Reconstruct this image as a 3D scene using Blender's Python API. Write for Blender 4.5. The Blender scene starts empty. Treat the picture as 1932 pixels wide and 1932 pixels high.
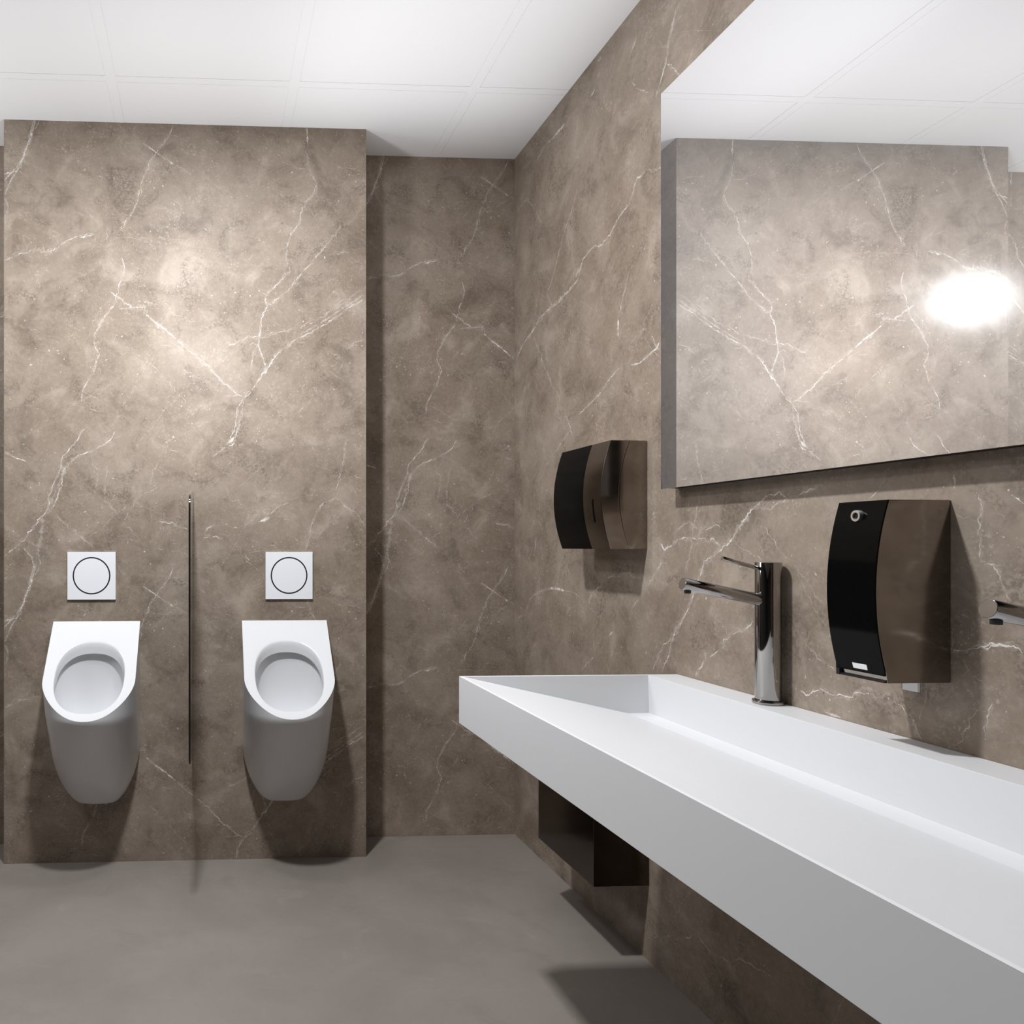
PANEL_VEINS=[
('v',6,0.55,[(0.003,0.875),(0.028,0.933),(0.060,0.985),(0.074,1.028),(0.096,1.087),(0.110,1.160)]),
('v',3,0.8,[(-0.000,0.947),(0.057,0.970),(0.078,1.036),(0.100,1.080),(0.112,1.160)]),
('v',2,0.6,[(0.003,0.774),(0.018,0.825),(0.001,0.868)]),
('v',3,0.8,[(-0.000,1.190),(0.028,1.216),(0.071,1.252),(0.092,1.281),(0.137,1.339),(0.164,1.375),(0.167,1.419),(0.189,1.476),(0.210,1.527),(0.221,1.571),(0.271,1.633),(0.300,1.680)]),
('v',2.5,0.7,[(0.160,1.357),(0.193,1.397),(0.210,1.455),(0.221,1.520),(0.257,1.564)]),
('v',14,0.28,[(0.146,1.350),(0.182,1.411),(0.203,1.484),(0.235,1.549)]),
('v',20,0.2,[(0.078,1.013),(0.114,1.143),(0.132,1.230),(0.139,1.303),(0.146,1.350)]),
('h',3,0.75,[(0.235,1.538),(0.253,1.557),(0.286,1.579),(0.329,1.593),(0.397,1.637),(0.415,1.670)]),
('v',1.6,0.6,[(0.336,1.419),(0.347,1.477),(0.354,1.521),(0.329,1.571)]),
('v',1.6,0.5,[(0.423,1.354),(0.376,1.405),(0.376,1.477),(0.387,1.543)]),
('v',3,0.75,[(-0.000,0.927),(0.028,0.956),(0.072,1.013),(0.094,1.078),(0.115,1.151),(0.103,1.190),(0.071,1.230)]),
('v',1.8,0.5,[(0.114,1.122),(0.139,1.165),(0.128,1.223),(0.078,1.266)]),
('h',2.6,0.6,[(0.189,1.353),(0.271,1.281),(0.343,1.223)]),
('v',2,0.5,[(0.455,1.121),(0.423,1.161)]),
('h',2,0.35,[(0.444,1.085),(0.517,1.080)]),
('h',4.5,0.75,[(0.517,1.083),(0.567,1.048),(0.636,1.003)]),
('h',2,0.6,[(0.636,1.003),(0.706,0.964)]),
('v',2,0.8,[(0.433,0.743),(0.455,0.783),(0.473,0.806),(0.496,0.854),(0.513,0.923),(0.535,0.982),(0.549,1.022),(0.567,1.041),(0.582,1.067),(0.618,1.108),(0.636,1.160)]),
('v',4,0.4,[(0.473,0.806),(0.496,0.850),(0.517,0.930)]),
('h',2,0.5,[(0.586,0.958),(0.607,0.973),(0.640,0.992)]),
('v',2,0.7,[(0.289,0.098),(0.293,0.141),(0.336,0.214),(0.352,0.280),(0.335,0.320),(0.340,0.352),(0.372,0.411),(0.408,0.463),(0.421,0.503),(0.439,0.565),(0.452,0.602),(0.439,0.652)]),
('v',8,0.25,[(0.336,0.345),(0.365,0.404),(0.408,0.463)]),
('v',7,0.25,[(0.289,0.098),(0.296,0.149),(0.336,0.214)]),
('h',3,0.8,[(0.394,0.520),(0.423,0.499),(0.480,0.458)]),
('h',2.5,0.75,[(0.430,0.452),(0.480,0.456),(0.524,0.459),(0.531,0.432)]),
('h',4.5,0.75,[(0.531,0.432),(0.567,0.399),(0.604,0.374),(0.647,0.339)]),
('h',2.2,0.7,[(0.647,0.339),(0.706,0.292),(0.779,0.223),(0.852,0.154),(0.902,0.118)]),
('v',6,0.95,[(1.146,1.093),(1.146,1.122),(1.145,1.163)]),
('v',1.8,0.6,[(1.183,0.946),(1.161,0.972),(1.145,1.019),(1.146,1.093)]),
('v',2.4,0.7,[(0.980,0.508),(1.013,0.534),(1.043,0.564),(1.076,0.609),(1.067,0.649),(1.069,0.694),(1.083,0.749),(1.117,0.790),(1.120,0.827),(1.139,0.872),(1.176,0.906),(1.183,0.946)]),
('v',3,0.85,[(0.990,0.233),(0.975,0.273),(0.958,0.317),(0.963,0.354),(0.971,0.427),(0.993,0.472),(0.980,0.508)]),
('v',2,0.5,[(0.929,0.221),(0.940,0.287),(0.958,0.324)]),
('h',3.4,0.85,[(0.903,0.118),(0.955,0.177),(0.990,0.229),(1.028,0.288),(1.102,0.341),(1.161,0.371),(1.220,0.409),(1.295,0.462),(1.365,0.500)]),
('v',3,0.8,[(0.852,-0.051),(0.870,0.015),(0.877,0.074),(0.903,0.118)]),
('v',2.5,0.7,[(0.782,1.577),(0.815,1.593),(0.863,1.623),(0.880,1.682),(0.897,1.740),(0.903,1.799)]),
('h',1.8,0.6,[(0.844,0.312),(0.925,0.353),(0.969,0.350),(1.109,0.393),(1.220,0.438),(1.265,0.476),(1.362,0.540)]),
('h',9,0.2,[(1.117,0.363),(1.176,0.394),(1.265,0.454),(1.362,0.518)]),
('v',2.4,0.65,[(0.993,0.472),(1.072,0.532),(1.139,0.610),(1.213,0.704),(1.258,0.752),(1.276,0.786)]),
('h',2.2,0.7,[(-0.000,0.626),(0.057,0.652),(0.114,0.668),(0.157,0.660),(0.200,0.680),(0.250,0.714),(0.286,0.722),(0.343,0.732)]),
('h',8,0.95,[(0.280,0.722),(0.304,0.724),(0.329,0.732)]),
('v',2,0.7,[(0.338,0.708),(0.342,0.734)]),
('h',2.2,0.6,[(1.291,0.306),(1.325,0.333),(1.365,0.348)]),
('v',2,0.6,[(1.244,0.241),(1.269,0.284),(1.243,0.291)]),
('h',1.8,0.55,[(1.235,0.675),(1.272,0.679),(1.313,0.683)]),
('v',1.8,0.4,[(1.087,0.039),(1.146,0.099),(1.183,0.150),(1.194,0.195)]),
('h',1.8,0.45,[(1.261,1.007),(1.317,1.005),(1.369,0.991)]),
('h',1.5,0.4,[(1.017,1.067),(1.058,1.024),(1.102,1.003),(1.146,0.997)]),
('v',1.5,0.35,[(1.050,0.024),(1.021,0.105),(0.991,0.171)]),
('h',1.5,0.4,[(0.815,0.125),(0.899,0.122)]),
('v',1.8,0.65,[(1.259,1.422),(1.271,1.496),(1.287,1.555),(1.291,1.607),(1.295,1.651)]),
('v',2,0.6,[(1.373,1.308),(1.332,1.363),(1.295,1.384),(1.259,1.422)]),
('v',2.4,0.6,[(1.139,1.219),(1.157,1.282),(1.167,1.326),(1.183,1.366),(1.209,1.401),(1.259,1.415)]),
('h',5,0.7,[(0.001,1.590),(0.042,1.566),(0.085,1.552)]),
('h',1.6,0.4,[(0.307,1.263),(0.415,1.347),(0.488,1.409),(0.604,1.471)]),
('v',2,0.45,[(0.527,1.230),(0.466,1.299),(0.423,1.352)]),
('h',2,0.6,[(0.746,1.270),(0.800,1.267),(0.837,1.252)]),
('h',3,0.6,[(0.746,1.276),(0.764,1.300),(0.792,1.314)]),
('h',3,0.6,[(0.988,1.340),(1.013,1.366),(1.039,1.388),(1.083,1.401)]),
('h',8,0.8,[(0.958,1.326),(0.988,1.337),(1.006,1.346)]),
('h',7,0.85,[(0.863,1.303),(0.885,1.302)]),
('h',7,0.75,[(0.924,1.327),(0.936,1.333)]),
('v',3,0.6,[(0.925,1.177),(0.903,1.207)]),
('h',2.4,0.55,[(0.575,1.332),(0.633,1.321),(0.687,1.289)]),
('h',1.6,0.3,[(0.502,1.587),(0.604,1.500)]),
('h',1.8,0.35,[(0.560,1.631),(0.662,1.584)]),
('h',1.6,0.35,[(0.881,1.457),(0.999,1.561)]),
('h',1.6,0.4,[(0.408,0.721),(0.459,0.718),(0.553,0.720)]),
('v',1.4,0.4,[(0.706,0.072),(0.655,0.131),(0.604,0.188),(0.546,0.253)]),
('v',9,0.5,[(0.837,1.618),(0.855,1.637),(0.870,1.652)]),
('v',4,0.6,[(0.762,0.753),(0.749,0.768)]),
('h',4,0.65,[(0.833,0.856),(0.848,0.855)]),
('h',2,0.5,[(0.582,0.317),(0.633,0.318)]),
('h',2.5,0.6,[(1.072,0.855),(1.083,0.852)])]
RIGHT_VEINS=[
('h',4,0.7,[(2.244,2.285),(2.294,2.281),(2.336,2.227),(2.391,2.216),(2.448,2.181),(2.508,2.168),(2.558,2.181),(2.630,2.170),(2.671,2.114),(2.735,2.096),(2.825,2.078),(2.896,2.079),(2.988,2.070),(3.041,2.042),(3.152,2.011),(3.220,1.959)]),
('h',14,0.28,[(2.630,2.164),(2.735,2.096),(2.896,2.079),(3.041,2.042),(3.191,1.991)]),
('h',3,0.6,[(2.167,2.252),(2.214,2.271),(2.244,2.291)]),
('v',2.4,0.6,[(2.872,2.071),(2.920,2.142),(2.880,2.177),(2.840,2.225),(2.801,2.279),(2.764,2.324),(2.706,2.379),(2.671,2.428)]),
('v',2.2,0.5,[(2.809,1.723),(2.872,1.789),(2.954,1.891),(3.041,2.012)]),
('v',3,0.65,[(2.692,1.553),(2.764,1.668)]),
('h',5,0.7,[(2.172,1.772),(2.186,1.757),(2.274,1.735),(2.325,1.738)]),
('v',4,0.6,[(2.172,1.746),(2.214,1.801)]),
('v',9,0.8,[(2.402,1.842),(2.400,1.899)]),
('v',3,0.5,[(2.400,1.897),(2.380,1.942),(2.336,2.030)]),
('h',4,0.6,[(2.391,1.744),(2.448,1.728),(2.508,1.692),(2.610,1.661),(2.664,1.648)]),
('h',3,0.5,[(2.735,1.604),(2.825,1.550),(2.904,1.524)]),
('h',9,0.75,[(2.769,2.699),(2.829,2.699),(2.880,2.701)]),
('h',3,0.6,[(2.880,2.701),(2.928,2.707),(2.966,2.696),(3.019,2.687)]),
('h',2.2,0.5,[(2.971,2.428),(3.023,2.500),(3.114,2.583),(3.226,2.570)]),
('v',3,0.7,[(2.187,2.463),(2.159,2.515),(2.138,2.542),(2.124,2.589),(2.104,2.630),(2.078,2.663)]),
('v',14,0.35,[(2.131,2.566),(2.114,2.614),(2.094,2.655)]),
('v',3,0.7,[(2.075,2.461),(2.101,2.492),(2.135,2.536)]),
('h',2.5,0.5,[(2.128,2.579),(2.159,2.593),(2.180,2.622)]),
('v',4,0.6,[(2.333,2.665),(2.308,2.693),(2.289,2.710)]),
('v',8,0.55,[(2.457,2.571),(2.435,2.595)]),
('h',2.5,0.45,[(2.228,2.502),(2.297,2.562),(2.362,2.626)]),
('h',3.5,0.6,[(2.503,2.771),(2.536,2.780)]),
('v',3.5,0.6,[(2.531,2.758),(2.536,2.780)]),
('h',4,0.6,[(2.512,2.733),(2.536,2.710),(2.580,2.683)]),
('h',4,0.7,[(1.588,1.329),(1.598,1.321),(1.620,1.315),(1.642,1.307)]),
('h',4,0.7,[(1.676,1.300),(1.703,1.313),(1.736,1.309),(1.765,1.295),(1.785,1.286),(1.800,1.272),(1.822,1.252),(1.841,1.240),(1.857,1.215),(1.899,1.192),(1.944,1.167),(1.973,1.153),(1.984,1.117),(2.010,1.084),(2.033,1.036),(2.080,0.990),(2.112,0.944),(2.133,0.892),(2.163,0.842)]),
('h',16,0.3,[(1.800,1.270),(1.838,1.238),(1.860,1.215)]),
('v',16,0.3,[(2.044,1.026),(2.025,1.064),(1.984,1.112),(1.973,1.153)]),
('v',12,0.22,[(2.146,0.871),(2.104,0.954),(2.056,1.016)]),
('v',2.6,0.55,[(2.207,0.837),(2.154,0.919),(2.088,0.965),(2.048,1.021)]),
('h',3,0.65,[(1.679,1.298),(1.708,1.292),(1.730,1.278),(1.765,1.286)]),
('h',4,0.75,[(1.903,1.192),(1.917,1.205),(1.937,1.214),(1.948,1.205),(1.973,1.218),(2.002,1.220),(2.040,1.214),(2.072,1.216),(2.112,1.200),(2.146,1.187),(2.172,1.205)]),
('h',7,0.6,[(2.125,1.196),(2.150,1.187)]),
('v',3,0.55,[(2.234,1.081),(2.198,1.113),(2.167,1.149),(2.147,1.187)]),
('h',2.6,0.5,[(1.883,1.224),(1.923,1.251),(1.973,1.241),(2.002,1.220)]),
('v',2.2,0.5,[(2.052,1.123),(2.033,1.170),(2.021,1.221),(1.995,1.321)]),
('h',2.2,0.5,[(1.995,1.239),(2.033,1.263),(2.072,1.250),(2.112,1.227)]),
('h',3,0.5,[(2.797,1.040),(2.908,1.039),(3.028,1.010),(3.079,0.983),(3.123,0.920),(3.205,0.902)]),
('h',9,0.8,[(2.771,1.036),(2.818,1.039),(2.893,1.040)]),
('h',3,0.45,[(2.610,1.003),(2.687,1.034),(2.771,1.036)]),
('h',3,0.55,[(2.272,1.104),(2.301,1.104),(2.330,1.116),(2.382,1.109),(2.468,1.095)]),
('h',4,0.5,[(2.502,1.068),(2.567,1.041),(2.591,1.004)]),
('v',3,0.5,[(2.330,0.997),(2.286,1.042)]),
('h',6,0.5,[(2.429,0.928),(2.468,0.906)]),
('v',2.2,0.4,[(2.661,0.765),(2.549,0.835),(2.561,0.902),(2.543,0.922)]),
('h',3,0.55,[(1.788,1.022),(1.813,1.004),(1.850,0.989),(1.883,0.970),(1.903,0.942)]),
('h',4.5,0.8,[(1.913,0.939),(1.950,0.914)]),
('v',2.5,0.7,[(2.008,0.855),(1.980,0.891),(1.962,0.910),(1.966,0.934)]),
('h',2.2,0.45,[(1.671,1.160),(1.700,1.190),(1.736,1.226),(1.776,1.255)]),
('h',2,0.45,[(1.753,1.164),(1.825,1.190),(1.844,1.207)]),
('h',2.4,0.5,[(1.539,0.943),(1.590,0.965),(1.625,0.990)]),
('v',3,0.4,[(3.088,1.142),(3.020,1.225),(2.995,1.326),(2.963,1.431)]),
('v',9,0.4,[(3.032,1.177),(3.012,1.245)]),
('v',2,0.4,[(1.880,0.973),(1.889,0.996),(1.923,1.023)]),
('h',2.4,0.65,[(1.412,0.923),(1.438,0.913),(1.460,0.921),(1.482,0.915),(1.500,0.899),(1.529,0.896),(1.554,0.890),(1.574,0.899),(1.597,0.893),(1.621,0.884),(1.643,0.889)]),
('v',2.2,0.6,[(1.347,0.853),(1.355,0.863),(1.366,0.886),(1.388,0.900),(1.412,0.922)]),
('h',8,0.5,[(1.529,0.852),(1.554,0.853),(1.574,0.858)]),
('h',3,0.7,[(1.171,1.036),(1.188,1.042),(1.206,1.041),(1.225,1.038),(1.241,1.033),(1.258,1.027),(1.277,1.022),(1.291,1.013)]),
('h',13,0.75,[(1.206,1.040),(1.222,1.038),(1.236,1.033)]),
('v',2.4,0.6,[(1.239,1.174),(1.239,1.205),(1.244,1.224),(1.241,1.243),(1.239,1.267),(1.244,1.285)]),
('h',3.4,0.65,[(1.206,1.168),(1.232,1.169),(1.239,1.172)]),
('v',2.2,0.6,[(1.192,1.110),(1.205,1.134),(1.214,1.155),(1.222,1.168)]),
('v',16,0.75,[(1.288,1.295),(1.286,1.319)]),
('h',6,0.5,[(1.363,1.319),(1.371,1.316)]),
('h',5,0.5,[(1.349,1.323),(1.354,1.322)]),
('h',5,0.75,[(1.171,1.263),(1.181,1.271),(1.190,1.277)]),
('v',2.4,0.5,[(1.233,0.881),(1.229,0.905),(1.224,0.928),(1.219,0.946)]),
('v',1.8,0.4,[(1.294,0.853),(1.270,0.890),(1.244,0.929)]),
('v',2,0.45,[(1.464,1.290),(1.443,1.304),(1.426,1.323),(1.412,1.343)]),
('h',1.8,0.4,[(1.244,1.238),(1.264,1.244),(1.288,1.252)]),
('h',1.6,0.35,[(1.230,0.975),(1.256,0.987),(1.276,1.006)]),
('h',3,0.35,[(1.725,0.231),(1.802,0.216),(1.842,0.209),(1.871,0.189),(1.945,0.165),(2.000,0.182),(2.112,0.116),(2.148,0.111),(2.206,0.086)]),
('v',2.4,0.3,[(2.130,0.001),(2.158,0.040),(2.206,0.124)])]
import bpy, bmesh, math, random
from mathutils import Vector, noise
sc = bpy.context.scene
col = sc.collection
R = math.radians

# ------------------------------------------------------------------ helpers
def link(o, parent=None):
    col.objects.link(o)
    if parent: o.parent = parent
    return o
def tag(o, label=None, cat=None, group=None, kind=None):
    if label: o['label'] = label
    if cat: o['category'] = cat
    if group: o['group'] = group
    if kind: o['kind'] = kind
    return o
def obj(name, bm, m, parent=None, smooth=False, bevel=0, seg=2, ang=35):
    bmesh.ops.recalc_face_normals(bm, faces=bm.faces[:])
    me = bpy.data.meshes.new(name); bm.to_mesh(me); bm.free()
    ms = m if isinstance(m, (list, tuple)) else [m]
    for x in ms: me.materials.append(x)
    o = link(bpy.data.objects.new(name, me), parent)
    flat = [p.index for p in me.polygons if len(p.vertices) > 8]
    if smooth:
        me.polygons.foreach_set('use_smooth', [True]*len(me.polygons))
        try: me.set_sharp_from_angle(angle=R(ang))
        except Exception: pass
    if bevel:
        b = o.modifiers.new('bevel', 'BEVEL'); b.width = bevel; b.segments = seg
        b.limit_method = 'ANGLE'; b.angle_limit = R(30)
        b.harden_normals = False
        me.polygons.foreach_set('use_smooth', [True]*len(me.polygons))
        try: me.set_sharp_from_angle(angle=R(ang))
        except Exception: pass
    for i in flat: me.polygons[i].use_smooth = False
    return o
def empty(name, loc):
    o = bpy.data.objects.new(name, None); o.location = loc; o.empty_display_size = .05
    return link(o)
def box(bm, a, b):
    vs = [bm.verts.new((x, y, z)) for x in (a[0], b[0]) for y in (a[1], b[1]) for z in (a[2], b[2])]
    for f in ((0,1,3,2), (4,6,7,5), (0,4,5,1), (2,3,7,6), (0,2,6,4), (1,5,7,3)):
        bm.faces.new([vs[i] for i in f])
def prism(bm, pts, fn, a, b):
    """closed outline pts swept from a to b; fn(p, t) gives a position"""
    v0 = [bm.verts.new(fn(p, a)) for p in pts]; v1 = [bm.verts.new(fn(p, b)) for p in pts]
    n = len(pts)
    for i in range(n):
        bm.faces.new((v0[i], v0[(i+1) % n], v1[(i+1) % n], v1[i]))
    bm.faces.new(v0); bm.faces.new(v1[::-1])
def tube(bm, p0, p1, r, n=48, r1=None, edge=0.0):
    """solid cylinder p0 -> p1 with softly rounded rims"""
    p0, p1 = Vector(p0), Vector(p1); ax = (p1-p0); L = ax.length; ax.normalize()
    u = ax.orthogonal().normalized(); w = ax.cross(u); r1 = r if r1 is None else r1
    prof = [(0, r-edge), (edge*.3, r-edge*.3), (edge, r), (L-edge, r1), (L-edge*.3, r1-edge*.3), (L, r1-edge)] if edge else [(0, r), (L, r1)]
    rings = []
    for h, rr in prof:
        rings.append([bm.verts.new(p0+ax*h+(u*math.cos(2*math.pi*k/n)+w*math.sin(2*math.pi*k/n))*rr) for k in range(n)])
    for a, b in zip(rings, rings[1:]):
        for k in range(n): bm.faces.new((a[k], a[(k+1) % n], b[(k+1) % n], b[k]))
    bm.faces.new(rings[0]); bm.faces.new(rings[-1][::-1])
def ring(bm, c, ax, r0, r1, h, n=64):
    c, ax = Vector(c), Vector(ax).normalized(); u = ax.orthogonal().normalized(); w = ax.cross(u)
    rs = []
    for rr, hh in ((r0, 0), (r1, 0), (r1, h), (r0, h)):
        rs.append([bm.verts.new(c+ax*hh+(u*math.cos(2*math.pi*k/n)+w*math.sin(2*math.pi*k/n))*rr) for k in range(n)])
    for i in range(4):
        a, b = rs[i], rs[(i+1) % 4]
        for k in range(n): bm.faces.new((a[k], a[(k+1) % n], b[(k+1) % n], b[k]))

# ------------------------------------------------------------------ node helpers
class NT:
    def __init__(s, nt): s.nt = nt
    def n(s, t, **k):
        x = s.nt.nodes.new(t)
        for a, b in k.items(): setattr(x, a, b)
        return x
    def put(s, sock, v):
        if isinstance(v, bpy.types.NodeSocket): s.nt.links.new(v, sock)
        elif v is not None: sock.default_value = v
    def m(s, op, a, b=None, c=None, clamp=False):
        x = s.n('ShaderNodeMath', operation=op, use_clamp=clamp)
        s.put(x.inputs[0], a); s.put(x.inputs[1], b); s.put(x.inputs[2], c)
        return x.outputs[0]
    def vec(s, x, y, z):
        c = s.n('ShaderNodeCombineXYZ')
        for i, v in enumerate((x, y, z)): s.put(c.inputs[i], v)
        return c.outputs[0]
    def noise(s, v, scale, detail=4, rough=.55, dist=0, out='Fac'):
        x = s.n('ShaderNodeTexNoise'); s.put(x.inputs['Vector'], v)
        x.inputs['Scale'].default_value = scale; x.inputs['Detail'].default_value = detail
        x.inputs['Roughness'].default_value = rough; x.inputs['Distortion'].default_value = dist
        return x.outputs[out]
    def rng(s, v, a, b, c=0., d=1., smooth=True):
        x = s.n('ShaderNodeMapRange'); x.interpolation_type = 'SMOOTHSTEP' if smooth else 'LINEAR'
        s.put(x.inputs['Value'], v)
        for k, q in zip(('From Min', 'From Max', 'To Min', 'To Max'), (a, b, c, d)): s.put(x.inputs[k], q)
        return x.outputs['Result']
    def mix(s, f, a, b, bt='MIX'):
        x = s.n('ShaderNodeMix', data_type='RGBA', blend_type=bt)
        s.put(x.inputs[0], f); s.put(x.inputs[6], a); s.put(x.inputs[7], b)
        return x.outputs[2]
    def curve(s, v, pts):
        x = s.n('ShaderNodeFloatCurve'); s.put(x.inputs['Value'], v)
        mp = x.mapping; mp.extend = 'HORIZONTAL'; mp.use_clip = False
        c = mp.curves[0]
        q = []
        for p in pts:
            if not q or p[0] > q[-1][0]+1e-5: q.append(p)
        if len(q) < 2: q.append((q[0][0]+.001, q[0][1]))
        c.points[0].location = q[0]; c.points[1].location = q[-1]
        for p in q[1:-1]: c.points.new(*p)
        for p in c.points: p.handle_type = 'VECTOR'
        mp.update()
        return x.outputs[0]

def rgb(r, g, b): return (r, g, b, 1)
def mat(name):
    m = bpy.data.materials.new(name); m.use_nodes = True
    t = NT(m.node_tree); b = m.node_tree.nodes['Principled BSDF']
    return m, t, b
def simple(name, c, rough=.5, metal=0, spec=.5, coat=0, mott=.03, scale=30):
    m, t, b = mat(name)
    tc = t.n('ShaderNodeTexCoord').outputs['Object']
    nz = t.noise(tc, scale, 4)
    c0 = tuple(x*(1-mott) for x in c); c1 = tuple(min(1, x*(1+mott)) for x in c)
    t.put(b.inputs['Base Color'], t.mix(nz, rgb(*c0), rgb(*c1)))
    t.put(b.inputs['Roughness'], t.rng(t.noise(tc, scale*2.3, 2), .2, .8, rough*.92, rough*1.08))
    b.inputs['Metallic'].default_value = metal
    b.inputs['Specular IOR Level'].default_value = spec
    b.inputs['Coat Weight'].default_value = coat
    return m

# ------------------------------------------------------------------ marble
# The stone body is a cheap noise material.  Veins, hairlines and pale crystals are thin inlays
# in the same wall mesh; a per-vertex value "vein" tells the material how pale the inlay is.
def marble(name, axis, off, tile=None, seed=0.):
    m, t, b = mat(name)
    g = t.n('ShaderNodeNewGeometry').outputs['Position']
    sp = t.n('ShaderNodeSeparateXYZ'); t.put(sp.inputs[0], g)
    u = t.m('ADD', sp.outputs['XY'.index(axis)], off); v = sp.outputs[2]
    if tile: v = t.m('MODULO', t.m('ADD', v, .038), tile)
    dz = t.m('ADD', sp.outputs['YX'.index(axis)], seed)
    P0 = t.vec(u, v, dz)
    PU = t.vec(u, sp.outputs[2], dz)
    n1 = t.noise(PU, 2.6, 4, .6, .5)
    n2 = t.noise(PU, 6.5, 8, .66, .5)
    n3 = t.noise(P0, 75, 4, .75)
    base = t.mix(t.rng(n1, .34, .66), rgb(.255, .203, .161), rgb(.325, .268, .221))
    base = t.mix(t.m('MULTIPLY', t.rng(n2, .50, .70), .62), base, rgb(.455, .389, .332))
    base = t.mix(t.m('MULTIPLY', t.rng(n2, .49, .32), .62), base, rgb(.150, .116, .089))
    base = t.mix(t.m('MULTIPLY', t.rng(n3, .46, .74), .26), base, rgb(.50, .43, .365))
    base = t.mix(t.m('MULTIPLY', t.rng(n3, .44, .22), .34), base, rgb(.135, .104, .080))
    n4 = t.noise(PU, 5.2, 5, .62, 1.2)
    grit = t.noise(P0, 130, 3, .7)
    dkz = t.m('MULTIPLY', t.rng(n4, .50, .68), t.rng(grit, .40, .60))
    base = t.mix(t.m('MULTIPLY', dkz, .62), base, rgb(.120, .092, .070))
    ltz = t.m('MULTIPLY', t.rng(n4, .48, .32), t.rng(grit, .52, .66))
    base = t.mix(t.m('MULTIPLY', ltz, .45), base, rgb(.60, .53, .46))
    at = t.n('ShaderNodeAttribute', attribute_name='vein').outputs['Fac']
    base = t.mix(at, base, rgb(.82, .77, .73))
    dk = t.n('ShaderNodeAttribute', attribute_name='stain').outputs['Fac']
    base = t.mix(dk, base, rgb(.105, .080, .060))
    base = t.mix(1., base, rgb(.93, .915, .885), 'MULTIPLY')
    t.put(b.inputs['Base Color'], base)
    b.inputs['Roughness'].default_value = .5; b.inputs['Specular IOR Level'].default_value = .32
    return m

M_panel = marble('marble_urinal_wall', 'X', .7724, 1.681, 0.0)
M_back = marble('marble_back_wall', 'X', -.6015, 1.681, 0.0)
M_right = marble('marble_basin_wall', 'Y', 0, None, 3.7)

def fr(x, y=0., seed=0.): return noise.noise(Vector((x, y, seed)))
def path_strip(pts, w, st, seed, wob=1.0, layer=1, stain=0.):
    """polyline (metres) -> ragged strip: list of (left, mid, right) points, strength"""
    L = [0]
    for a, b in zip(pts, pts[1:]): L.append(L[-1]+math.hypot(b[0]-a[0], b[1]-a[1]))
    tot = L[-1]
    if tot < .004: return None
    n = max(3, int(tot/.0028)); out = []; k = 0
    for i in range(n+1):
        s = tot*i/n
        while k < len(L)-2 and s > L[k+1]: k += 1
        f = (s-L[k])/max(1e-6, L[k+1]-L[k]); a, b = pts[k], pts[k+1]
        # smooth the corners a little by sampling the chord direction
        dx, dy = b[0]-a[0], b[1]-a[1]; q = math.hypot(dx, dy) or 1; nx, ny = -dy/q, dx/q
        o = wob*(.0045*fr(s*9, 1, seed)+.0062*fr(s*28, 2, seed)+.0050*fr(s*80, 3, seed)+.0030*fr(s*210, 4, seed))
        tx = wob*.0036*fr(s*80, 5, seed)
        x, y = a[0]+dx*f+nx*o+dx/q*tx, a[1]+dy*f+ny*o+dy/q*tx
        e = min(1, s/.012, (tot-s)/.012); e = max(.12, e)
        h = .5*w*e*max(.20, .72+1.6*fr(s*40, 7, seed)+1.3*fr(s*140, 8, seed))
        g = st*max(.22, min(1.15, .85+1.1*fr(s*22, 9, seed)+.7*fr(s*90, 6, seed)))
        out.append((x, y, nx*h, ny*h, g))
    return ('s', layer, out, stain)
def blob(x, y, r, st, rnd, layer=2, stain=0., asp=1., ang=0.):
    n = 7 if r < .004 else 16
    ca, sa = math.cos(ang), math.sin(ang); p = []
    for k in range(n):
        a = 2*math.pi*k/n; q = r*(.6+.75*rnd.random())
        X, Y = q*math.cos(a)*asp, q*math.sin(a)/asp
        p.append((x+X*ca-Y*sa, y+X*sa+Y*ca))
    return ('b', layer, (x, y), p, min(1, st), stain)
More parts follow.
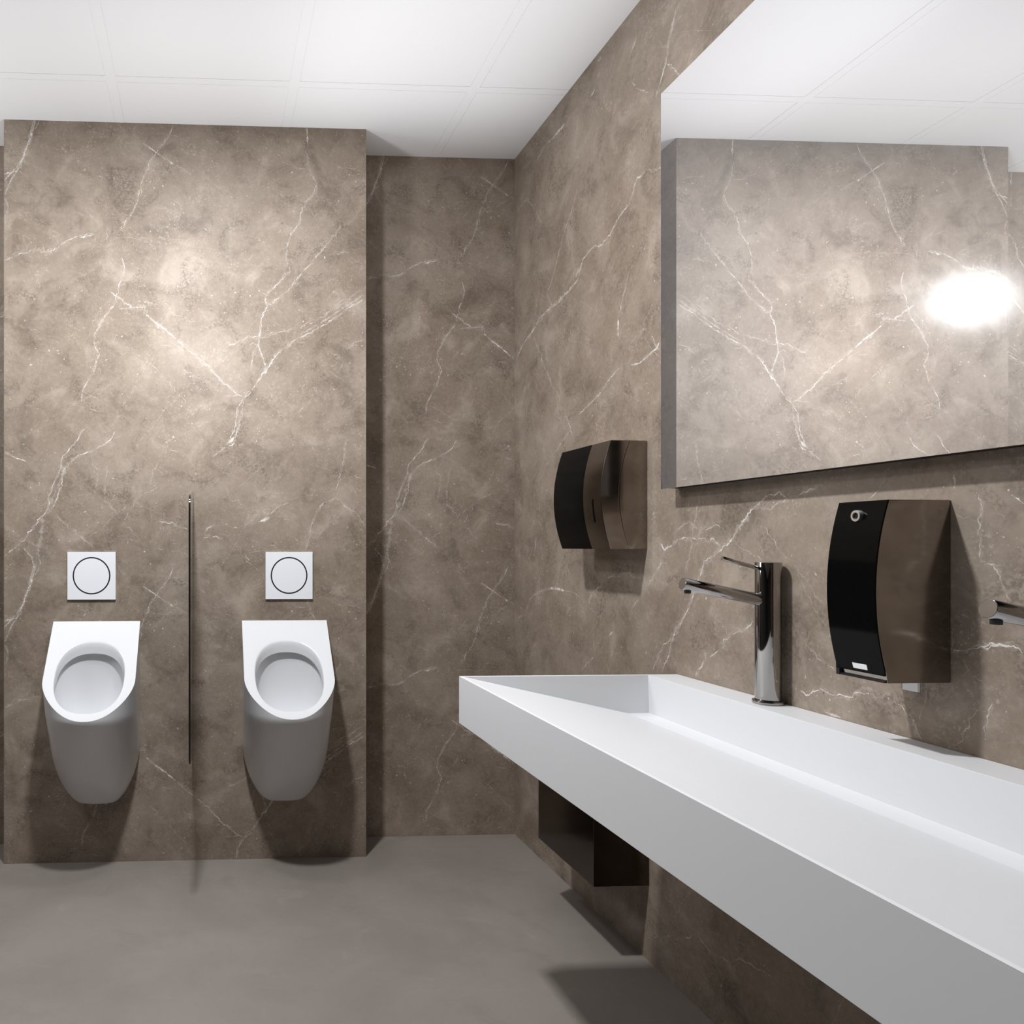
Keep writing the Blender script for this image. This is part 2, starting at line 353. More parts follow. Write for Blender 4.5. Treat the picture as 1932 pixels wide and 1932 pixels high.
def slab(veins, U, V, seed, nh, ndots, steep):
    rnd = random.Random(seed); out = []
    for i, (o, w, st, pts) in enumerate(veins):
        W = w*.00078
        if w >= 12:
            out.append(path_strip(pts, W*1.2, st, i*3.7+seed, .8, 0)); continue
        straight = .35 if (w >= 4.5 and st < .85) else 1.
        out.append(path_strip(pts, max(.0016, W*1.15), min(1, st*1.18), i*3.7+seed, straight, 3))
        # companions: a pale halo, a parallel thread and little offshoots
        if st >= .5:
            out.append(path_strip(pts, W*2.2+.005, st*.20, i*5.1+seed+50, straight, 0))
            tot = sum(math.hypot(b[0]-a[0], b[1]-a[1]) for a, b in zip(pts, pts[1:]))
            if tot > .12:
                d = .006+.006*rnd.random()
                out.append(path_strip([(x+d*rnd.uniform(-1, 1), y+d*rnd.uniform(-1, 1)) for x, y in pts], .0011, st*.55, i*2.3+seed+90, 1.5, 2))
            for _ in range(int(tot*9)):
                k = rnd.randrange(len(pts)); a = rnd.uniform(0, 6.28); l = rnd.uniform(.012, .06); x, y = pts[k]
                out.append(path_strip([(x, y), (x+l*.5*math.cos(a), y+l*.5*math.sin(a)), (x+l*math.cos(a+.4), y+l*math.sin(a+.4))], .0011, st*.5, rnd.random()*99, 1.2, 2))
            for _ in range(int(tot*55)):
                k = rnd.randrange(len(pts)-1); f = rnd.random(); x = pts[k][0]*(1-f)+pts[k+1][0]*f+rnd.gauss(0, .006); y = pts[k][1]*(1-f)+pts[k+1][1]*f+rnd.gauss(0, .006)
                out.append(blob(x, y, rnd.uniform(.0006, .0017), st*rnd.uniform(.4, .95), rnd))
    for i in range(nh):
        x, y = rnd.uniform(0, U), rnd.uniform(0, V); l = rnd.uniform(.06, .34)**1.0
        a = rnd.choice([R(62), R(-38), R(28), R(-40)])+rnd.gauss(0, .22)
        if steep: a = rnd.choice([R(112), R(70), R(140), R(35)])+rnd.gauss(0, .25)
        pts = [(x, y)]
        for _ in range(5):
            a += rnd.gauss(0, .10); pts.append((pts[-1][0]+l/5*math.cos(a), pts[-1][1]+l/5*math.sin(a)))
        dark = rnd.random() < .16
        out.append(path_strip(pts, rnd.uniform(.0008, .0016), 0 if dark else rnd.uniform(.16, .5), rnd.random()*99, rnd.choice([.25, 1, 1.6]), 1, rnd.uniform(.3, .6) if dark else 0))
    i = 0
    while i < ndots:
        x, y = rnd.uniform(0, U), rnd.uniform(0, V)
        dn = .5+fr(x*3.1, y*3.1, seed+3)+.5*fr(x*9, y*9, seed+5)
        if rnd.random() > max(.06, dn): continue
        i += 1; r = .0006+.0011*rnd.random()**2+(.0026*rnd.random() if rnd.random() < .05 else 0)
        if rnd.random() < .12: out.append(blob(x, y, r*1.3, 0, rnd, 1, rnd.uniform(.3, .6)))
        else: out.append(blob(x, y, r, rnd.uniform(.18, .80), rnd, 1, 0, rnd.uniform(.8, 1.5), rnd.uniform(0, 3)))
    return [q for q in out if q]
def inlay_wall(name, m, boxes, parts, label=None):
    """parts: list of (items, (du, dv), (u0,u1,v0,v1), fn(u, v, lift))"""
    V, F, A, S = [], [], [], []
    for (x0, y0, z0), (x1, y1, z1) in boxes:
        k = len(V)
        V += [(x, y, z) for x in (x0, x1) for y in (y0, y1) for z in (z0, z1)]; A += [0]*8; S += [0]*8
        F += [tuple(k+i for i in f) for f in ((0,1,3,2), (4,6,7,5), (0,4,5,1), (2,3,7,6), (0,2,6,4), (1,5,7,3))]
    cnt = 0
    for items, (du, dv), (u0, u1, v0, v1), fn in parts:
        ok = lambda x, y: u0 < x < u1 and v0 < y < v1
        for it in sorted(items, key=lambda q: q[1]):
            cnt += 1; lift = 4e-5+it[1]*2.5e-5+(cnt % 40)*5e-7
            if it[0] == 's':
                prev = None
                for x, y, hx, hy, g in it[2]:
                    x += du; y += dv
                    P = [(x-hx, y-hy), (x-hx*.35, y-hy*.35), (x+hx*.35, y+hy*.35), (x+hx, y+hy)]
                    if not (ok(*P[0]) and ok(*P[3])): prev = None; continue
                    k = len(V); V += [fn(a, b, lift) for a, b in P]
                    sm = .0 if it[1] == 0 else .3
                    st = it[3]
                    A += [g*sm, g, g, g*sm] if not st else [0]*4; S += [st*.2, st, st, st*.2] if st else [0]*4
                    if prev is not None:
                        for j in range(3): F.append((prev+j, prev+j+1, k+j+1, k+j))
                    prev = k
            else:
                _, _, (x, y), p, g, st = it
                if not all(ok(a+du, b+dv) for a, b in p): continue
                k = len(V); V.append(fn(x+du, y+dv, lift)); A.append(g if not st else 0); S.append(st)
                V += [fn(a+du, b+dv, lift) for a, b in p]; A += [g*.45 if not st else 0]*len(p); S += [st*.4]*len(p)
                n = len(p); F += [(k, k+1+j, k+1+(j+1) % n) for j in range(n)]
    me = bpy.data.meshes.new(name); me.from_pydata(V, [], F); me.materials.append(m)
    for nm, D in (('vein', A), ('stain', S)):
        at = me.attributes.new(nm, 'FLOAT', 'POINT'); at.data.foreach_set('value', D)
    me.update()
    return tag(link(bpy.data.objects.new(name, me)), label, kind='structure')
TILE = slab(PANEL_VEINS, 1.42, 1.681, 11, 120, 7500, False)
BASIN = slab(RIGHT_VEINS, 3.24, 2.8, 29, 190, 13000, True)

# ------------------------------------------------------------------ other materials
def floor_mat():
    m, t, b = mat('polished_screed')
    g = t.n('ShaderNodeNewGeometry').outputs['Position']
    n1 = t.noise(g, 1.6, 6, .6, .4); n2 = t.noise(g, 5.5, 7, .65, .6); n3 = t.noise(g, 60, 4, .6)
    c = t.mix(t.rng(n1, .3, .7), rgb(.226, .199, .177), rgb(.276, .246, .222))
    c = t.mix(t.m('MULTIPLY', t.rng(n2, .52, .72), .55), c, rgb(.222, .190, .165))
    c = t.mix(t.m('MULTIPLY', t.rng(n2, .42, .25), .4), c, rgb(.345, .312, .284))
    c = t.mix(t.m('MULTIPLY', n3, .18), c, rgb(.16, .14, .12))
    t.put(b.inputs['Base Color'], c)
    t.put(b.inputs['Roughness'], t.rng(n2, .2, .8, .36, .5)); b.inputs['Specular IOR Level'].default_value = .3
    return m
M_floor = floor_mat()
M_plain = simple('unlit_charcoal', (.05, .048, .046), .8, spec=.2)  # dark colour stands in for unlit walls out of view, keeps reflections black
M_ceil = simple('ceiling_paint', (.89, .89, .905), .9, spec=.2, mott=.006, scale=8)
M_solid = simple('white_solid_surface', (.69, .693, .705), .42, spec=.35, mott=.004)
M_ceramic = simple('white_ceramic', (.675, .68, .692), .16, spec=.5, mott=.004)
M_plate = simple('white_plastic', (.83, .84, .87), .35, mott=.004)
M_gap = simple('dark_gap', (.03, .03, .03), .6)
M_bronze = simple('smoked_metal', (.30, .265, .235), .15, metal=1, mott=.06, scale=14)
M_bin = simple('dark_bronze', (.105, .085, .072), .12, metal=1, mott=.06, scale=14)
M_gun = simple('gunmetal_chrome', (.37, .355, .345), .06, metal=1, mott=.02)
M_black = simple('gloss_black', (.003, .003, .003), .10, spec=.05, mott=.1)
M_glassb = simple('black_glass', (.012, .011, .010), .06, spec=.3, mott=.05)
M_bar = simple('black_rubber', (.012, .012, .012), .5, spec=.2)
M_chrome = simple('bright_chrome', (.85, .80, .76), .38, metal=1, mott=.02)
M_label = simple('white_label', (.80, .80, .80), .5)
def mirror_mat():
    m, t, b = mat('mirror_silver')
    nt = m.node_tree
    b.inputs['Metallic'].default_value = 1; b.inputs['Roughness'].default_value = 0
    tc = t.n('ShaderNodeTexCoord').outputs['Object']
    t.put(b.inputs['Base Color'], t.mix(t.noise(tc, 2, 2), rgb(.93, .93, .935), rgb(.95, .95, .955)))
    g = t.n('ShaderNodeBsdfPrincipled'); g.inputs['Metallic'].default_value = 1
    g.inputs['Base Color'].default_value = rgb(.95, .95, .96); g.inputs['Roughness'].default_value = .13
    d = t.n('ShaderNodeBsdfDiffuse'); d.inputs[0].default_value = rgb(.8, .8, .82)   # pale haze over the reflections, put in as diffuse colour
    mx = t.n('ShaderNodeMixShader'); mx.inputs[0].default_value = .07
    nt.links.new(b.outputs[0], mx.inputs[1]); nt.links.new(g.outputs[0], mx.inputs[2])
    m2 = t.n('ShaderNodeMixShader'); m2.inputs[0].default_value = .09
    nt.links.new(mx.outputs[0], m2.inputs[1]); nt.links.new(d.outputs[0], m2.inputs[2])
    nt.links.new(m2.outputs[0], nt.nodes['Material Output'].inputs[0])
    return m
M_mirror = mirror_mat()

# ------------------------------------------------------------------ room
XW, YB, YP, H = 1.2634, 3.2364, 3.0335, 2.8
XL, YF = -2.9, -2.6
def structure(name, m, *boxes):
    bm = bmesh.new()
    for a, b in boxes: box(bm, a, b)
    return tag(obj(name, bm, m), kind='structure')
structure('floor', M_floor, ((XL-.1, YF-.1, -.1), (XW+.1, YB+.1, 0)))
TP = 1.681
inlay_wall('wall_back', M_back, [((XL-.1, YB, 0), (XW+.1, YB+.1, H))],
           [(TILE, (.6015, k*TP-.038), (.603, XW-.001, .001, H-.001), lambda u, v, l: (u, YB-l, v)) for k in (0, 1)]
           +[(TILE, (.6015-2*1.3739, k*TP-.038), (-2.14, -.774, .001, H-.001), lambda u, v, l: (u, YB-l, v)) for k in (0, 1)])
inlay_wall('wall_right', M_right, [((XW, YF, 0), (XW+.1, YB, H))],
           [(BASIN, (0, 0), (-.2, YB-.001, .001, H-.001), lambda u, v, l: (XW-l, u, v))])
structure('wall_left', M_plain, ((XL-.1, YF, 0), (XL, YB, H)))
structure('wall_front', M_plain, ((XL-.1, YF-.1, 0), (XW+.1, YF, H)))
inlay_wall('wall_middle', M_panel, [((-.7724, YP, 0), (.6015, YB, H))],
           [(TILE, (-.7724, k*TP-.038), (-.7720, .6011, .001, H-.001), lambda u, v, l: (u, YP-l, v)) for k in (0, 1)],
           'protruding marble wall block behind the two urinals')

# suspended ceiling: flush tiles between flat white bars with hairline gaps
bm = bmesh.new()
box(bm, (XL-.1, YF-.1, H+.0016), (XW+.1, YB+.1, H+.12))
bw, gp = .0165, .0022
bx = [.2935+.6325*k for k in range(-6, 3) if XL < .2935+.6325*k-bw and .2935+.6325*k+bw < XW]
by = [2.750-.6325*k for k in range(0, 9) if YF < 2.750-.6325*k-bw]
ex = [XL]+[v for x in bx for v in (x-bw, x+bw)]+[XW]
ey = [YF]+[v for y in sorted(by) for v in (y-bw, y+bw)]+[YB]
for i in range(0, len(ex), 2):
    for j in range(0, len(ey), 2):
        x0, x1, y0, y1 = ex[i], ex[i+1], ey[j], ey[j+1]
        box(bm, (x0+(gp if i else 0), y0+(gp if j else 0), H), (x1-(gp if i+2 < len(ex) else 0), y1-(gp if j+2 < len(ey) else 0), H+.002))
for x in bx: box(bm, (x-bw, YF, H-.0004), (x+bw, YB, H+.002))
for y in by:
    for i in range(0, len(ex), 2): box(bm, (ex[i], y-bw, H-.0004), (ex[i+1], y+bw, H+.002))
tag(obj('ceiling', bm, M_ceil), kind='structure')

# ------------------------------------------------------------------ washbasin
def washbasin():
    Y1, Y0 = 2.0878, -.3122; e = .010
    t = empty('washbasin', (XW, (Y0+Y1)/2, .725))
    sec = [(.664, .725), (.664, .85), (.670, .85), (1.122, .7475), (1.180, .7475), (1.177, .85), (XW-.001, .85), (XW-.001, .725)]
    bm = bmesh.new(); o = t.location
    def V(x, y, z): return bm.verts.new((x-o.x, y-o.y, z-o.z))
    I = [[V(x, y, z) for x, z in sec] for y in (Y0+e, Y1-e)]
    O = [[V(x, y, z) for x, z in (sec[0], sec[1], sec[6], sec[7])] for y in (Y0, Y1)]
    for i in range(8): bm.faces.new((I[0][i], I[0][(i+1) % 8], I[1][(i+1) % 8], I[1][i]))
    for q in (0, 1):
        A, Bq = I[q], O[q]
        bm.faces.new((A[2], A[3], A[4], A[5]))
        bm.faces.new((Bq[1], Bq[2], A[6], A[5], A[2], A[1]))
        bm.faces.new(Bq); bm.faces.new((Bq[0], Bq[1], A[1], A[0]))
        bm.faces.new((Bq[2], Bq[3], A[7], A[6])); bm.faces.new((Bq[3], Bq[0], A[0], A[7]))
    obj('basin_trough', bm, M_solid, t, bevel=.0004, seg=1, ang=6)
    tag(t, 'long white solid washbasin trough with sloping floor, mounted on the right marble wall', 'washbasin')
washbasin()

# ------------------------------------------------------------------ mirror
def mirror():
    Y1, Y0, z0, z1 = 2.0857, -.31, 1.3500, 2.4170; X = 1.2166
    t = empty('wall_mirror', (XW, (Y0+Y1)/2, z0)); o = t.location
    bm = bmesh.new(); box(bm, (X-o.x, Y0-o.y, 0), (X+.005-o.x, Y1-o.y, z1-z0)); obj('mirror_glass', bm, M_mirror, t)
    bm = bmesh.new(); box(bm, (X+.005-o.x, Y0-o.y+.002, .002), (-.0005, Y1-o.y-.002, z1-z0-.002)); obj('backing_frame', bm, M_bar, t)
    tag(t, 'large frameless rectangular mirror standing off the right wall above the washbasin', 'mirror')
mirror()

# ------------------------------------------------------------------ faucets
def faucet():
    t = empty('faucet', (1.2307, 1.6922, .8501))
    def part(name, m, f, parent=t):
        bm = bmesh.new(); f(bm); return obj(name, bm, m, parent, smooth=True, ang=30)
    part('base_ring', M_gun, lambda b: tube(b, (0, 0, 0), (0, 0, .0075), .0312, 64, edge=.0012))
    part('column', M_gun, lambda b: tube(b, (0, 0, .0075), (0, 0, .311), .0258, 64, edge=.0008))
    sp = part('spout', M_gun, lambda b: tube(b, (-.008, 0, .2262), (-.1955, 0, .2645), .0132, 48, edge=.0006))
    part('aerator', M_gap, lambda b: tube(b, (-.1835, 0, .2515), (-.1835, 0, .2430), .0068, 32, edge=.0006), sp)
    part('lever_handle', M_gun, lambda b: tube(b, (-.018, 0, .2965), (-.1057, 0, .3203), .0045, 24, edge=.0004))
    return t
def copy_tree(o, parent=None):
    c = o.copy(); col.objects.link(c)
    if parent: c.parent = parent
    for ch in o.children: copy_tree(ch, c)
    return c
f1 = faucet(); g = 'tall dark chrome faucets along the washbasin'
tag(f1, 'tall dark chrome faucet shown whole, with column, spout and lever, on the washbasin ledge', 'faucet', g)
f2 = copy_tree(f1); f2.location.y = 1.0069
tag(f2, 'faucet at the right edge, only the spout tip showing, right of the soap dispenser', 'faucet', g)

# ------------------------------------------------------------------ dispensers
def arc(x_end, x_mid, z0, z1, n=28):
    zc, hh = (z0+z1)/2, (z1-z0)/2
    return [(x_mid+(x_end-x_mid)*((z0+(z1-z0)*k/n-zc)/hh)**2, z0+(z1-z0)*k/n) for k in range(n+1)]
def soap():
    y0, y1, z0, z1 = 1.2917, 1.3965, .9637, 1.2763
    t = empty('soap_dispenser', (XW-.0005, (y0+y1)/2, z0)); o = t.location
    P = lambda p, y: (p[0]-o.x, y-o.y, p[1]-o.z)
    front = arc(1.1496, 1.1262, z0, z1)
    zc = .9760
    cov = [p for p in front if p[1] >= zc]; cov = [(cov[0][0]+.0002, zc)]+cov
    # metal shell with side faces
    bm = bmesh.new(); prism(bm, [(x+.0028, z) for x, z in front if z >= zc]+[(XW-.0006, z1), (XW-.0006, z0), (1.1500, z0), (1.1480, zc)], P, y0+.0012, y1-.0012)
    obj('housing', bm, M_bronze, t, bevel=.0012)
    bm = bmesh.new(); prism(bm, [(x+.0004, z) for x, z in cov]+[(x+.0030, z) for x, z in cov[::-1]], P, y0+.0004, y1)
    obj('front_cover', bm, M_black, t, smooth=True)
    bm = bmesh.new()
    box(bm, (1.1455-o.x, y0+.002-o.y, .9640-o.z), (1.1515-o.x, y1-o.y, .9675-o.z))
    box(bm, (1.1440-o.x, y1-.008-o.y, .9640-o.z), (1.1500-o.x, y1-o.y, .9765-o.z))
    obj('push_bar', bm, M_bar, t, bevel=.0006)
    bm = bmesh.new(); box(bm, (1.2120-o.x, 1.3020-o.y, .9465-o.z), (1.2165-o.x, 1.3320-o.y, .9660-o.z))
    obj('nozzle', bm, M_label, t, bevel=.0005)
    xf = 1.1262+.0234*((1.251-1.12)/.1563)**2
    bm = bmesh.new(); ring(bm, (xf-o.x+.002, 1.3440-o.y, 1.2505-o.z), (-1, 0, 0), .0062, .0098, .0085)
    lk = obj('lock_ring', bm, M_chrome, t, smooth=True)
    bm = bmesh.new(); tube(bm, (xf-o.x+.001, 1.3440-o.y, 1.2505-o.z), (xf-o.x-.0035, 1.3440-o.y, 1.2505-o.z), .0063, 32)
    obj('lock_cylinder', bm, M_bar, lk, smooth=True)
    fx = lambda z: 1.1262+.0234*((z-1.12)/.1563)**2
    bm = bmesh.new(); prism(bm, [(fx(z)+.0004-.0012, z) for z in (.9800, .9850, .9905)]+[(fx(z)+.0008, z) for z in (.9905, .9850, .9800)], P, 1.3265, 1.3570)
    obj('label_sticker', bm, M_label, t)
    tag(t, 'tall narrow soap dispenser with curved black front, on the wall below the mirror', 'soap dispenser')
soap()
def towel():
    y0, y1, z0, z1 = 2.2335, 2.5475, 1.1875, 1.5018
    t = empty('paper_towel_dispenser', (XW-.0005, (y0+y1)/2, z0)); o = t.location
    P = lambda p, y: (p[0]-o.x, y-o.y, p[1]-o.z)
    front = arc(1.1543, 1.1254, z0, z1); seam = arc(1.2110, 1.1783, z0, z1)
    bm = bmesh.new(); prism(bm, [(x+.0012, z) for x, z in seam]+[(XW-.0006, z1-.001), (XW-.0006, z0+.001)], P, y0+.0014, y1-.0014)
    obj('back_housing', bm, M_bronze, t, bevel=.0008)
    bm = bmesh.new(); prism(bm, [(x, z) for x, z in front]+[(x, z) for x, z in seam[::-1]], P, y0, y1)
    cv = obj('front_cover', bm, M_bronze, t, bevel=.0010)
    bm = bmesh.new(); prism(bm, [(x-.0006, z) for x, z in front]+[(x+.0005, z) for x, z in front[::-1]], P, y0+.112, y1)
    obj('black_panel', bm, M_black, cv, smooth=True)['label'] = 'gloss black panel over the far part of the curved front'
    s = [p for p in front if 1.266 <= p[1] <= 1.342]
    bm = bmesh.new(); prism(bm, [(x-.0006, z) for x, z in s]+[(x+.0005, z) for x, z in s[::-1]], P, 2.2800, 2.2880)
    obj('level_window', bm, M_black, cv, smooth=True)
    s = [p for p in front if 1.200 <= p[1] <= 1.215]
    bm = bmesh.new(); tube(bm, (1.1472-o.x, 2.254-o.y, 1.2110-o.z), (1.1460-o.x, 2.254-o.y, 1.2110-o.z), .0035, 24)
    obj('lock', bm, M_gap, cv, smooth=True)
    tag(t, 'wide paper towel dispenser with bulging black front, on the wall near the far corner', 'paper towel dispenser')
towel()
def bin_():
    y0, y1, z0, z1, x0 = 2.2252, 2.6078, .2190, .6600, 1.0994
    t = empty('waste_bin', (XW-.0005, (y0+y1)/2, z0)); o = t.location
    bm = bmesh.new(); e = .0015; h = z1-z0
    a = [(x0-o.x, y0-o.y), (-.0005, y0-o.y), (-.0005, y1-o.y), (x0-o.x, y1-o.y)]
    b = [(x0-o.x+e, y0-o.y+e), (-.0005-e, y0-o.y+e), (-.0005-e, y1-o.y-e), (x0-o.x+e, y1-o.y-e)]
    L = [[bm.verts.new((x, y, z)) for x, y in q] for q, z in ((a, 0), (a, h), (b, h), (b, e))]
    bm.faces.new(L[0][::-1]); bm.faces.new(L[3])
    for p, q in zip(L, L[1:]):
        for k in range(4): bm.faces.new((p[k], p[(k+1) % 4], q[(k+1) % 4], q[k]))
    obj('bin_shell', bm, M_bin, t, bevel=.0007)
    bm = bmesh.new()
    for k in range(4):
        p, q = a[k], a[(k+1) % 4]
    w = .012
    prism(bm, [(x0-o.x+.002, h-.03), (x0-o.x+w, h-.03), (x0-o.x+w, h-.004), (x0-o.x+.002, h-.004)], lambda p, y: (p[0], y, p[1]), y0-o.y+.002, y1-o.y-.002)
    obj('liner_clamp', bm, M_bar, t)
    tag(t, 'dark bronze box-shaped waste bin fixed low on the wall behind the washbasin end', 'waste bin')
bin_()

# ------------------------------------------------------------------ urinals
def urinal():
    t = empty('urinal', (0, 0, 0))           # origin at the wall plane, floor level
    hw, D, k = .1625, .325, .95
    def U(s, sf):                             # s 0..1 round the outline, wall left -> front -> wall right
        n = 9/32.
        if s < n: return (-1, s/n*sf)
        if s > 1-n: return (1, (1-s)/n*sf)
        a = math.pi*(1-(s-n)/(1-2*n))
        c, d = math.cos(a), math.sin(a); p = 2/2.15
        return (math.copysign(abs(c)**p, c), sf+(1-sf)*abs(d)**p)
    SF = lambda z: .60*max(0, min(1, (z-.41)/.31))
    def wz(z):
        q = max(0, min(1, (.46-z)/.231)); return .0665+(hw-.0665)*max(0, 1-q**1.9)**.7
    def dz(z):
        q = max(0, min(1, (.60-z)/.372)); return .026+(D-.026)*max(0, 1-q**1.22)**.92
    N, Mz = 96, 44
    bm = bmesh.new(); rows = []
    zt = []
    for i in range(N+1):
        z = .75
        for _ in range(30): z = .5*z+.5*(.911-k*D*U(i/N, SF(z))[1])
        zt.append(z)
    for j in range(Mz+1):
        tt = j/Mz; row = []
        for i in range(N+1):
            z = .2295+(zt[i]-.2295)*tt; ux, ud = U(i/N, SF(z))
            row.append(bm.verts.new((ux*wz(z), -ud*dz(z)-.0002, z)))
        rows.append(row)
    for a, b in zip(rows, rows[1:]):
        for i in range(N): bm.faces.new((a[i], a[i+1], b[i+1], b[i]))
    bm.faces.new(rows[0])                     # flat underside
    top = rows[-1]
    # opening in the slanted rim plane
    dc, da, wa = .187, .113, .1225
    def hole(a, e=2.35):
        c, s_ = math.cos(a), math.sin(a); p = 2/e
        return (math.copysign(abs(c)**p, c), math.copysign(abs(s_)**p, s_))
    K = N+32
    # outer rim loop sampled: top row then the straight back edge
    back = [bm.verts.new((hw-2*hw*i/32., -.0002, .911)) for i in range(1, 32)]
    outer = top+back                          # left wall -> front -> right wall -> back edge
    n = len(outer)
    # inner loop matched by angle
    def ringv(scale_w, scale_d, dshift, drop, plane=True):
        r = []
        for v in outer:
            a = math.atan2((-v.co.y-dc)/da, v.co.x/wa)
            hx, hd = hole(a)
            d = dc+dshift+hd*da*scale_d; x = hx*wa*scale_w
            z = (.911-k*d)-drop if plane else drop
            r.append(bm.verts.new((x, -d, z)))
        return r
    loops = [outer]
    # small fillet then lip, undercut and bowl
    def at(sw, sd, ds, drop): loops.append(ringv(sw, sd, ds, drop))
    at(1.035, 1.035, 0, .0); at(1.01, 1.01, 0, .0012); at(.995, .995, 0, .005)
    at(.985, .985, 0, .018); at(.985, .985, 0, .040); at(1.01, 1.00, -.006, .046); at(1.05, 1.02, -.012, .056)
    def flat(sw, sd, ds, z): loops.append(ringv(sw, sd, ds, z, False))
    # bowl: blend slanted ring into level rings
    def blend(sw, sd, ds, drop, z, f):
        r = []
        for v in outer:
            a = math.atan2((-v.co.y-dc)/da, v.co.x/wa); hx, hd = hole(a)
            d = dc+ds+hd*da*sd; x = hx*wa*sw
            r.append(bm.verts.new((x, -d, ((.911-k*d)-drop)*(1-f)+z*f)))
        loops.append(r)
    blend(1.02, .97, -.018, .070, .56, .15); blend(.96, .88, -.026, .085, .55, .35)
    blend(.86, .76, -.036, .095, .545, .6); blend(.66, .56, -.045, .1, .535, .85)
    blend(.42, .36, -.050, .1, .530, 1); blend(.16, .14, -.052, .1, .528, 1)
    for a, b in zip(loops, loops[1:]):
        for i in range(n): bm.faces.new((a[i], a[(i+1) % n], b[(i+1) % n], b[i]))
    bm.faces.new(loops[-1])
    # back face against the wall
    lw = [r[0] for r in rows]; rw = [r[-1] for r in rows]
    for a, b, c, d in zip(lw, lw[1:], rw[1:], rw):
        if b is lw[-1]:
            bm.faces.new([a, b]+back[::-1]+[c, d])
        else: bm.faces.new((a, b, c, d))
    o = obj('urinal_body', bm, M_ceramic, t, bevel=0, smooth=True, ang=50)
    b = o.modifiers.new('bevel', 'BEVEL'); b.width = .0035; b.segments = 3; b.limit_method = 'ANGLE'; b.angle_limit = R(38)
    b.harden_normals = False
    return t
u1 = urinal(); g = 'wall-hung white urinals'
u1.location = (-.4255, YP, 0)
tag(u1, 'white wall-hung ceramic urinal left of the divider screen', 'urinal', g)
u2 = copy_tree(u1); u2.location = (.2857, YP, 0)
tag(u2, 'white wall-hung ceramic urinal right of the divider screen', 'urinal', g)

def flush():
    t = empty('flush_plate', (0, 0, 0)); h = .0900
    bm = bmesh.new(); n = 72
    sq = []
    for i in range(n):
        a = 2*math.pi*(i+.5)/n; c, s_ = math.cos(a), math.sin(a); q = max(abs(c), abs(s_)); sq.append((c/q*h, s_/q*h))
    # snap the nearest samples to the corners
    for cx_, cz_ in ((h, h), (h, -h), (-h, h), (-h, -h)):
        i = min(range(n), key=lambda i: (sq[i][0]-cx_)**2+(sq[i][1]-cz_)**2); sq[i] = (cx_, cz_)
    r = .0705; ci = [(r*math.cos(2*math.pi*(i+.5)/n), r*math.sin(2*math.pi*(i+.5)/n)) for i in range(n)]
    L = []
    for pts, y in ((sq, -.0003), (sq, -.008), (ci, -.008), (ci, -.003)):
        L.append([bm.verts.new((x, y, z)) for x, z in pts])
    for a, b in zip(L, L[1:]):
        for i in range(n): bm.faces.new((a[i], a[(i+1) % n], b[(i+1) % n], b[i]))
    obj('plate', bm, M_plate, t)
    bm = bmesh.new(); ring(bm, (0, -.003, 0), (0, -1, 0), .0650, .0706, .0051); obj('groove_ring', bm, M_bar, t)
    bm = bmesh.new(); tube(bm, (0, -.003, 0), (0, -.0086, 0), .0655, 96); obj('push_button', bm, M_plate, t, smooth=True, ang=30)
    return t
p1 = flush(); g = 'square white flush plates above the urinals'
p1.location = (-.4447, YP, 1.0836)
tag(p1, 'square white flush plate with round button, left of the divider screen', 'flush plate', g)
p2 = copy_tree(p1); p2.location = (.3032, YP, 1.0832)
tag(p2, 'square white flush plate with round button, right of the divider screen', 'flush plate', g)

# divider screen between the urinals
def divider():
    t = empty('urinal_divider', (-.0645, YP, .417))
    def corner(cx_, cz_, r, a0, a1, n=10): return [(cx_+r*math.cos(R(a0+(a1-a0)*i/n)), cz_+r*math.sin(R(a0+(a1-a0)*i/n))) for i in range(n+1)]
    d = .470
    pts = [(-.0002, .0), (-.0002, .985)]+corner(-d+.05, .905, .05, 90, 180)+corner(-d+.04, .105, .04, 180, 262)
    pts = [(-.0002, 0), (-.0002, .985), (-.02, .984)]+corner(-d+.05, .898, .05, 92, 180)+corner(-d+.05, .115, .05, 180, 258)
    bm = bmesh.new(); prism(bm, pts, lambda p, x: (x, p[0], p[1]), -.0032, .0032)
    obj('screen_panel', bm, M_glassb, t, bevel=.0012)
    tag(t, 'thin black upright divider screen between the two urinals, seen edge-on', 'divider')
divider()

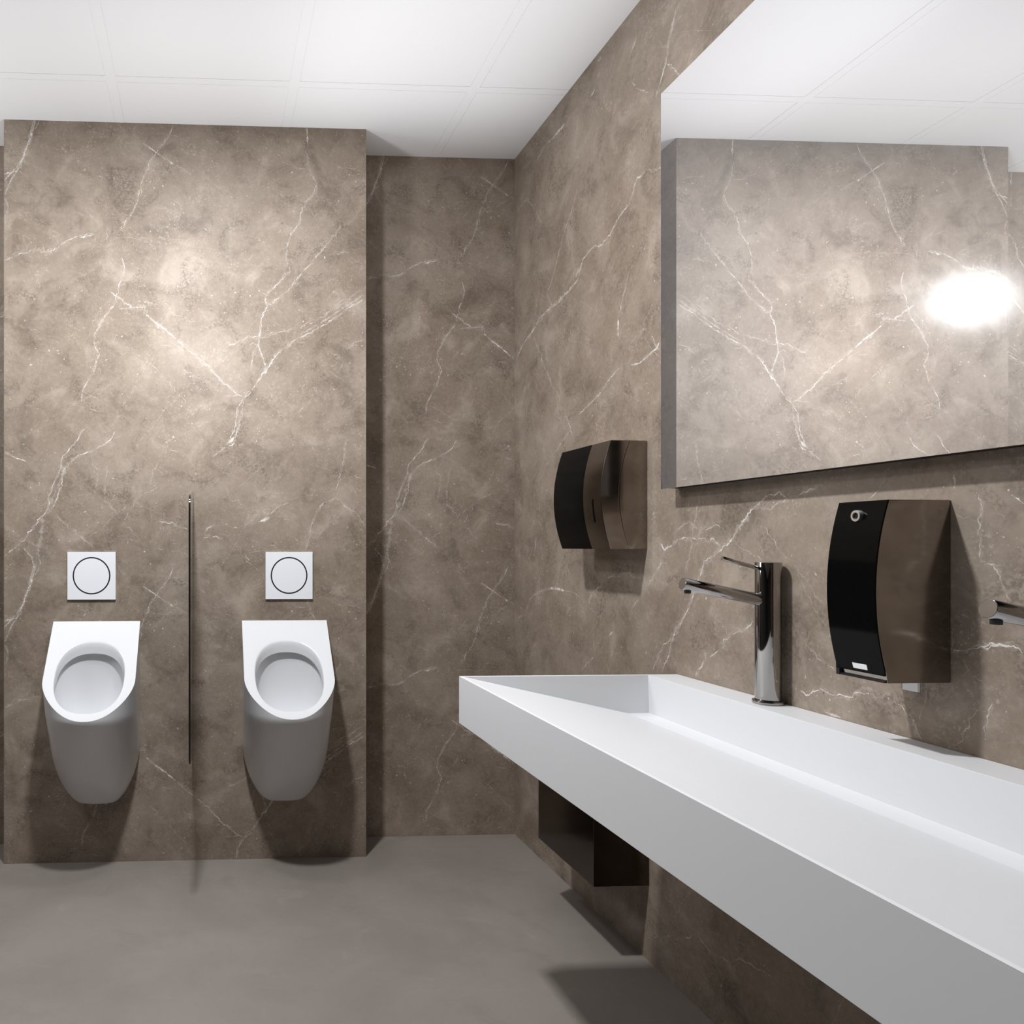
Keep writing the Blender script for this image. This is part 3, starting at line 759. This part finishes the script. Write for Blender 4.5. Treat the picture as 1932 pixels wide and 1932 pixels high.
# ------------------------------------------------------------------ lights
def point(name, loc, w, r, c=(1, .985, .96)):
    l = bpy.data.lights.new(name, 'POINT'); l.energy = w; l.shadow_soft_size = r; l.color = c
    o = bpy.data.objects.new(name, l); o.location = loc; return link(o)
def area(name, loc, w, sx, sy, rot=(0, 0, 0), c=(1, .985, .96), spread=R(180)):
    l = bpy.data.lights.new(name, 'AREA'); l.shape = 'RECTANGLE'; l.size = sx; l.size_y = sy; l.energy = w; l.color = c; l.spread = spread
    o = bpy.data.objects.new(name, l); o.location = loc; o.rotation_euler = rot; return link(o)
WC = (.955, .975, 1)
point('lamp_and_fill', (-.05, 2.474, 2.002), 7.9, .055, WC)
point('lamp_and_fill', (-1.55, 2.5, 2.15), 18, .25, WC)  # fill added out of view on the left to brighten side faces
area('ceiling_lamp', (-.10, 1.80, 2.78), 33, .12, .12, c=WC)
area('ceiling_fill', (.76, 1.98, 2.43), 1.9, .95, 2.0, (R(180), 0, 0), WC, R(125))  # added upward fill without a fixture, evens out the ceiling brightness
w = bpy.data.worlds.new('world'); sc.world = w; w.use_nodes = True
w.node_tree.nodes['Background'].inputs[0].default_value = (0, 0, 0, 1)

# ------------------------------------------------------------------ camera
cd = bpy.data.cameras.new('camera'); cam = link(bpy.data.objects.new('camera', cd)); sc.camera = cam
f = 1500.; px, py = 473.4, 1028.5; yaw = math.atan(77.9/1500)
cam.location = (0, 0, 1.199); cam.rotation_euler = (R(90), 0, -yaw)
cd.sensor_fit = 'HORIZONTAL'; cd.sensor_width = 36; cd.lens = f/1932*36
cd.shift_x = (966-px)/1932; cd.shift_y = (py-966)/1932
cd.clip_start = .01
sc.view_settings.view_transform = 'Standard'; sc.view_settings.look = 'None'
sc.view_settings.gamma = 1; sc.view_settings.exposure = .74; sc.view_settings.use_curve_mapping = False
sc.cycles.max_bounces = 8; sc.cycles.diffuse_bounces = 5; sc.cycles.glossy_bounces = 5
sc.cycles.use_adaptive_sampling = True; sc.cycles.adaptive_threshold = .02; sc.cycles.caustics_refractive = False
sc.cycles.use_denoising = True
sc.cycles.sample_clamp_indirect = 6
